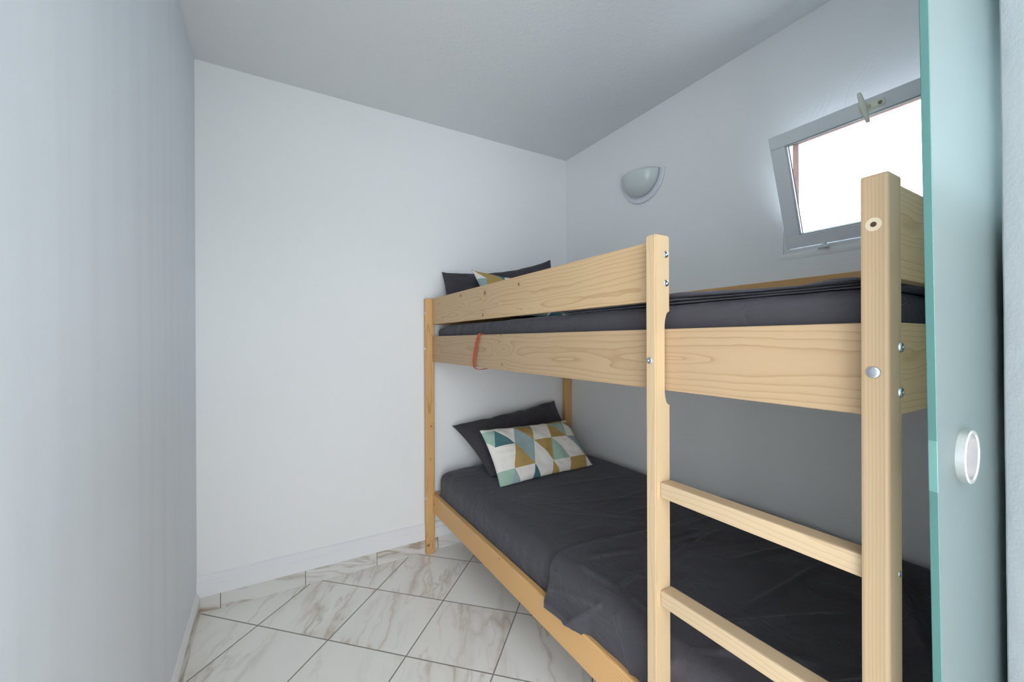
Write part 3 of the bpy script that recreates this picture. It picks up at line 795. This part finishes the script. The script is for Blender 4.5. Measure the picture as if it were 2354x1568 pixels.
mattress('mattress', ZS0 + 0.063, 1.250, 0.004, 'thin mattress in a charcoal fitted sheet on the upper bunk', (), 8.0, 0.024, 0.0)

# ------------------------------------------------------------------ loose sheet on the lower bunk
FOLDS = (((0.831, 1.014), (0.842, 0.845), 0.009, 0.0055), ((0.861, 1.011), (1.060, 0.932), 0.009, 0.0065), ((1.060, 0.932), (1.30, 0.90), 0.012, 0.005),
         ((0.842, 0.845), (0.975, 0.858), 0.008, 0.004), ((1.148, 0.904), (1.507, 0.764), 0.010, 0.006), ((1.107, 0.872), (1.412, 0.892), 0.008, 0.004),
         ((1.10, 0.99), (1.343, 0.934), 0.008, 0.005), ((0.961, 1.075), (1.243, 1.085), 0.007, 0.004), ((1.20, 1.06), (1.50, 1.02), 0.008, 0.005),
         ((0.850, 0.800), (0.835, 0.700), 0.008, 0.006), ((1.021, 0.604), (1.460, 0.594), 0.010, 0.004), ((0.90, 0.62), (1.25, 0.45), 0.012, 0.005),
         ((1.20, 0.30), (1.60, 0.48), 0.018, 0.010), ((1.25, 0.75), (1.62, 0.66), 0.012, 0.005), ((0.86, 0.93), (1.05, 0.70), 0.010, 0.003),
         ((0.84, 0.58), (1.02, 0.40), 0.010, 0.006), ((0.90, 0.40), (1.10, 0.31), 0.014, 0.008), ((1.35, 0.98), (1.66, 0.95), 0.010, 0.006))
def lower_sheet():
    """laid over the foot half of the bed, its front drop tucked behind the rail with one corner hanging over the rail"""
    # cross profile from the wall to the front, then down
    nx, ny = 200, 210; bm = bmesh.new(); grid = []
    XW = 1.690
    for j in range(ny + 1):
        t = j / ny
        row = []
        for i in range(nx + 1):
            s = i / nx
            # head-side edge line in plan (y as a function of x)
            Xtop = XW + (0.832 - XW) * min(1, s / 0.80)
            yedge = 1.055 + 0.045 * math.cos((Xtop - 0.80) * 5.0) + 0.06 * max(0, Xtop - 1.2)
            if s > 0.8: yedge = 1.0955 - 0.004 * (s - 0.8) / 0.2
            y = 0.275 + (yedge - 0.275) * t
            lip = 0.0
            if s <= 0.80:
                x = Xtop; z = 0.0
                ed = min(x - 0.8015, 0.16) / 0.16
                z = 0.4545 + 0.020 * (ed - 0.5 * ed * ed) * 1.4 + 0.013 * (x - 0.8015) / 0.9
            else:
                q = (s - 0.80) / 0.20           # down the front
                flap = max(0.0, min(1.0, (y - 0.900) / 0.05))
                a = min(1, q / 0.42) * math.pi / 2
                x = 0.832 - 0.0350 * math.sin(a); z = 0.4345 + 0.0255 * math.cos(a)
                if q > 0.42:
                    q2 = (q - 0.42) / 0.58
                    zin = 0.4345 - q2 * 0.122; xin = 0.7965 + 0.001 * q2
                    zf = [(0.7965, 0.4345), (0.790, 0.385), (0.776, 0.345), (0.768, 0.3305), (0.7675, 0.309)]
                    qq = q2 * 4; k = min(3, int(qq)); f = qq - k
                    xo = zf[k][0] * (1 - f) + zf[k + 1][0] * f; zo = zf[k][1] * (1 - f) + zf[k + 1][1] * f
                    zo += 0.02 * max(0, (1.0955 - y) / 0.19) * q2
                    x = xin * (1 - flap) + xo * flap; z = zin * (1 - flap) + zo * flap
            P = Vector((x, y, 0))
            n = 0.0040 * noise.noise(Vector((x * 4, y * 5, 3))) + 0.0022 * noise.noise(Vector((x * 11, y * 9, 7)))
            rid = noise.ridged_multi_fractal(Vector((x * 2.2 + y * 1.6, y * 3.4 - x * 1.0, 4)), 1.0, 2.1, 3, 1.0, 2.0) * 0.0030
            lift = 0.0050 + n + rid
            for (a_, b_, w, h) in FOLDS:
                d, _t = seg_dist(Vector((x, y)), Vector(a_), Vector(b_))
                if d < 3 * w: lift += 1.5 * h * math.exp(-(d / w) ** 2) * min(1.0, 4 * min(_t, 1 - _t) + 0.15)
            if s <= 0.80: z += max(0.002, lift) * (1 if x < 1.66 else max(0.15, (1.692 - x) / 0.03))
            else:
                q = (s - 0.8) / 0.2
                g = 1 - min(1, q / 0.42)
                z += max(0.002, lift) * g
                for (a_, b_, w, h) in (((1.0755, 0.378), (0.8589, 0.4368), 0.008, 0.005), ((0.9893, 0.3133), (0.8642, 0.4327), 0.008, 0.006), ((0.80, 0.44), (0.745, 0.33), 0.008, 0.006), ((0.70, 0.33), (0.62, 0.44), 0.01, 0.005), ((1.06, 0.43), (1.08, 0.33), 0.008, 0.004)):
                    d, _t = seg_dist(Vector((y, z)), Vector(a_), Vector(b_))
                    if d < 3 * w: x -= h * math.exp(-(d / w) ** 2) * (1 - g)
                x -= 0.0040 * (1 - g) * min(1, q * 2) + (0.003 + 0.0028 * noise.noise(Vector((y * 16, z * 8, 1)))) * (1 - g)
            if t > 0.97 and s < 0.8: z -= 0.004 * (t - 0.97) / 0.03
            row.append(bm.verts.new((x, y, z)))
        grid.append(row)
    for a, b in zip(grid, grid[1:]):
        for i in range(nx): bm.faces.new((a[i], a[i + 1], b[i + 1], b[i]))
    o = from_bm('top_sheet', bm, M['sheet'], smooth=True)
    o.data.transform(Matrix.Translation((-1.0, -0.6, -0.45))); o.location = (1.0, 0.6, 0.45)
    so = o.modifiers.new('thickness', 'SOLIDIFY'); so.thickness = 0.0018; so.offset = 1
    tag(o, 'rumpled charcoal sheet spread over the foot end of the lower bunk', 'sheet')
lower_sheet()

# ------------------------------------------------------------------ folded sheet on the upper bunk
def folded_sheet():
    bm = bmesh.new(); ny = 110
    # serpentine fold profile seen from the foot end: (x, z) offsets from the front edge
    prof = [(0.52, 0.002), (0.10, 0.002), (0.012, 0.002), (0.001, 0.0035), (0.010, 0.0055), (0.12, 0.0065), (0.30, 0.0065), (0.12, 0.0085), (0.012, 0.0085),
            (-0.003, 0.0108), (0.008, 0.0135), (0.12, 0.0135), (0.30, 0.0135), (0.12, 0.0160), (0.016, 0.0160), (0.000, 0.0185), (0.004, 0.0245), (0.022, 0.0280), (0.12, 0.0300), (0.30, 0.0300), (0.52, 0.029), (0.54, 0.015), (0.52, 0.002)]
    rows = []
    for j in range(ny + 1):
        t = j / ny; y = 0.262 + t * 0.80
        row = []
        for k, (dx, dz) in enumerate(prof):
            e = noise.noise(Vector((y * 9, k * 0.9, 2))) * 0.0050 + noise.noise(Vector((y * 34, k * 1.7, 5))) * 0.0030 * min(1, max(0.2, (y - 0.42) * 8))
            zz = dz + max(-0.001, noise.noise(Vector((y * 7, k * 0.6, 9)))) * 0.0022 * (k / 12)
            rise = 0.006 * math.exp(-((y - 0.31) / 0.045) ** 2) + 0.002 * math.exp(-((y - 0.62) / 0.05) ** 2)
            drop = 0.008 * max(0, (y - 0.62)) / 0.4
            zz = zz * (1 - drop * 20 if dx < 0.5 else 1) if False else zz
            zz *= (0.46 + 0.48 * max(0, min(1, (y - 0.36) / 0.28))) * (1 - 0.30 * max(0, min(1, (y - 0.70) / 0.3)))
            if k > 14: zz += rise
            if dz > 0.010: dxx = dx - 0.004 * math.sin(y * 7 + 0.6)
            else: dxx = dx
            x = 0.8025 + dxx + (e if dx < 0.05 else 0)
            row.append(bm.verts.new((x, y + (0.006 * math.sin(k * 1.9) if j in (0, ny) else 0), 1.2520 + zz + (0.004 if dx > 0.08 else 0.004 * max(0, dx) / 0.08))))
        rows.append(row)
    for a, b in zip(rows, rows[1:]):
        for k in range(len(prof) - 1): bm.faces.new((a[k], a[k + 1], b[k + 1], b[k]))
    for r_ in (rows[0], rows[-1]):
        f = bm.faces.new(r_[:-1]); bmesh.ops.triangulate(bm, faces=[f])
    o = from_bm('folded_sheet', bm, M['sheet'], smooth=True)
    o.data.transform(Matrix.Translation((-0.8, -0.6, -1.257))); o.location = (0.8, 0.6, 1.257)
    tag(o, 'charcoal sheet folded in layers on the upper bunk at its open side', 'sheet')
folded_sheet()

# ------------------------------------------------------------------ pillows and cushions
def pillow(name, TL, TR, BR, BL, thick, mat, label, cat, group=None, seed=0.0, pinch=0.03, edge=0.0, back=0.55, sag=0.0, pat=(0, 0), zmin=0.0, fold=1.0):
    """cushion stretched between four corners; the plump side looks at the room"""
    TL, TR, BR, BL = map(Vector, (TL, TR, BR, BL)); nu, nv = 90, 60
    nrm = ((TR - TL).cross(BL - TL)).normalized()
    if nrm.y > 0: nrm = -nrm
    bm = bmesh.new(); uvl = bm.loops.layers.uv.new('UVMap'); sides = []; uvs = {}
    W = (TR - TL).length; Hh = (BL - TL).length
    for side in (1, -1):
        g = []
        for j in range(nv + 1):
            v = j / nv; row = []
            for i in range(nu + 1):
                u = i / nu
                if side == -1 and (i in (0, nu) or j in (0, nv)): row.append(sides[0][j][i]); continue
                # pinched outline: edges bow inward, corners stay
                uu, vv = 2 * u - 1, 2 * v - 1
                pu = uu * (1 - pinch * (1 - vv * vv) * abs(uu) ** 3)
                pv = vv * (1 - pinch * 1.3 * (1 - uu * uu) * abs(vv) ** 3)
                a, b = (pu + 1) / 2, (pv + 1) / 2
                p = (TL * (1 - a) + TR * a) * (1 - b) + (BL * (1 - a) + BR * a) * b
                du = max(0, 1 - abs(uu) ** 2.4); dv = max(0, 1 - abs(vv) ** 2.4)
                hgt = (du * dv) ** 0.45
                if edge: hgt *= min(1, min(1 - abs(uu), 0.10) / 0.10 * 0.6 + 0.4)
                prof = thick * hgt * (1 if side == 1 else -back)
                wr = noise.noise(Vector((u * 5 + seed, v * 3.5, side))) * 0.008 + noise.noise(Vector((u * 13 + seed, v * 7, side * 2))) * 0.0035
                ra = math.atan2(vv, uu); rad_ = math.hypot(uu, vv)
                wr += 0.0032 * math.sin(ra * 17 + seed + 3 * noise.noise(Vector((u * 3, v * 3, seed)))) * max(0, rad_ - 0.45) * min(1, hgt * 1.5)
                wr += (fold - 1) * 0.012 * (noise.ridged_multi_fractal(Vector((u * 2.3 + seed, v * 1.7 + u, side)), 1.0, 2.0, 2, 1.0, 2.0) - 1.0) * 0.6
                p = p + nrm * (prof + wr * fold * min(1, hgt * 1.6))
                bowl = sag * (1 - uu * uu) * (1 - v)
                p.z -= bowl
                p.z += 0.0035 * noise.noise(Vector((u * 9 + seed, v * 2, 1))) * (1 if abs(vv) > 0.9 else 0.3)
                zm = zmin + (0.013 * (p.x - 0.80) / 0.9 if zmin < 1 else 0)
                if p.z < zm: p.z = zm + 0.0004 * side
                bv = bm.verts.new(p); row.append(bv)
                uvs[bv] = (5.1 * (u + 0.225 * v) + 0.35 + pat[0], 0.776 + 3.81 * v - 1.15 * v * v + pat[1])
            g.append(row)
        sides.append(g)
    for si, g in enumerate(sides):
        for a, b in zip(g, g[1:]):
            for i in range(nu):
                f = bm.faces.new((a[i], a[i + 1], b[i + 1], b[i]) if si == 0 else (a[i], b[i], b[i + 1], a[i + 1]))
                for lp in f.loops: lp[uvl].uv = uvs[lp.vert]
    o = from_bm(name, bm, mat, smooth=True)
    c = (BL + BR) / 2; o.data.transform(Matrix.Translation(-c)); o.location = c
    return tag(o, label, cat, group)
pillow('pillow', (0.885, 2.165, 0.693), (1.595, 2.165, 0.778), (1.645, 1.955, 0.485), (0.975, 1.862, 0.462), 0.085, M['pillowcase'],
       'charcoal pillow leaning on the wall at the head of the lower bunk', 'pillow', seed=1.0, pinch=0.060, edge=1, sag=0.012, zmin=0.4715, fold=1.7)
pillow('cushion', (0.9230, 1.890, 0.713), (1.487, 1.905, 0.706), (1.560, 1.735, 0.464), (0.946, 1.716, 0.463), 0.055, M['triangles'],
       'cushion printed with white gold and teal triangles on the lower bunk', 'cushion', seed=4.0, pinch=0.045, zmin=0.4715, fold=1.15)
pillow('pillow', (0.826, 2.160, 1.551), (1.565, 2.160, 1.689), (1.550, 2.030, 1.300), (0.818, 2.060, 1.292), 0.060, M['pillowcase'],
       'charcoal pillow propped on the upper bunk, its top above the guard rail', 'pillow', seed=9.0, pinch=0.03, edge=1, sag=0.040, zmin=1.263, fold=1.4)
pillow('cushion', (0.930, 1.995, 1.548), (1.470, 1.985, 1.520), (1.495, 1.860, 1.292), (0.952, 1.860, 1.292), 0.050, M['triangles'],
       'triangle-print cushion on the upper bunk, mostly hidden behind the guard rail', 'cushion', seed=13.0, pinch=0.07, sag=0.018, pat=(4.9, 0.45), zmin=1.263)

# ------------------------------------------------------------------ orange strap hung round the upper side rail
def strap():
    bm = bmesh.new()
    path = [(0.800, 1.5710, 1.1960), (0.786, 1.5720, 1.1975), (0.7745, 1.5780, 1.1985), (0.7715, 1.5850, 1.1900), (0.7690, 1.600, 1.160), (0.7680, 1.612, 1.130), (0.7675, 1.622, 1.100), (0.7675, 1.628, 1.075),
            (0.7680, 1.626, 1.060), (0.7720, 1.612, 1.0500), (0.780, 1.590, 1.0470), (0.790, 1.570, 1.0490), (0.7985, 1.552, 1.0530)]
    wd = 0.0108; pts = [Vector(p) for p in path]
    fine = []
    for i in range(len(pts) - 1):
        p0 = pts[max(0, i - 1)]; p1 = pts[i]; p2 = pts[i + 1]; p3 = pts[min(len(pts) - 1, i + 2)]
        for k in range(6):
            t = k / 6
            fine.append(0.5 * ((2 * p1) + (-p0 + p2) * t + (2 * p0 - 5 * p1 + 4 * p2 - p3) * t * t + (-p0 + 3 * p1 - 3 * p2 + p3) * t ** 3))
    fine.append(pts[-1]); rows = []
    for i, p in enumerate(fine):
        tan = (fine[min(i + 1, len(fine) - 1)] - fine[max(i - 1, 0)]).normalized()
        # width mostly across the rail face
        w = Vector((0, 1, 0)) if abs(tan.y) < 0.7 else Vector((1, 0, 0))
        f = i / len(fine)
        w = Vector((0.25 * max(0, f - 0.55) * 4, 1, 0.0)).normalized()
        w = (w - tan * w.dot(tan)).normalized(); n = tan.cross(w).normalized() * 0.0010
        ww = wd * (0.85 + 0.15 * math.sin(f * 5)) * (0.75 if f < 0.25 else 1)
        rows.append([bm.verts.new(p + w * a + n * b) for a, b in ((-ww, -1), (ww, -1), (ww, 1), (-ww, 1))])
    for a, b in zip(rows, rows[1:]):
        for k in range(4): bm.faces.new((a[k], a[(k + 1) % 4], b[(k + 1) % 4], b[k]))
    bm.faces.new(rows[0]); bm.faces.new(rows[-1])
    o = from_bm('fabric_strap', bm, M['strap'], smooth=False)
    off = Vector((0.79, 1.59, 1.19)); o.data.transform(Matrix.Translation(-off)); o.location = off
    tag(o, 'narrow orange fabric strap hooked over the upper side rail', 'strap')
    # purple stitches and a loose thread
    bm = bmesh.new()
    for (a, b) in (((0.7668, 1.597, 1.1715), (0.7668, 1.589, 1.172)), ((0.7668, 1.587, 1.1735), (0.7668, 1.5790, 1.174)), ((0.7700, 1.605, 1.170), (0.7725, 1.622, 1.150))):
        a, b = Vector(a), Vector(b); d = (b - a).normalized(); u_ = d.cross(Vector((1, 0, 0))).normalized() * 0.0006; v_ = Vector((0.0006, 0, 0))
        A = [bm.verts.new(a + x) for x in (u_, v_, -u_, -v_)]; B = [bm.verts.new(b + x) for x in (u_, v_, -u_, -v_)]
        for k in range(4): bm.faces.new((A[k], A[(k + 1) % 4], B[(k + 1) % 4], B[k]))
        bm.faces.new(A); bm.faces.new(B)
    s = from_bm('stitching', bm, M['thread']); s.data.transform(Matrix.Translation(-off)); s.parent = o; s['label'] = 'purple stitching'
strap()
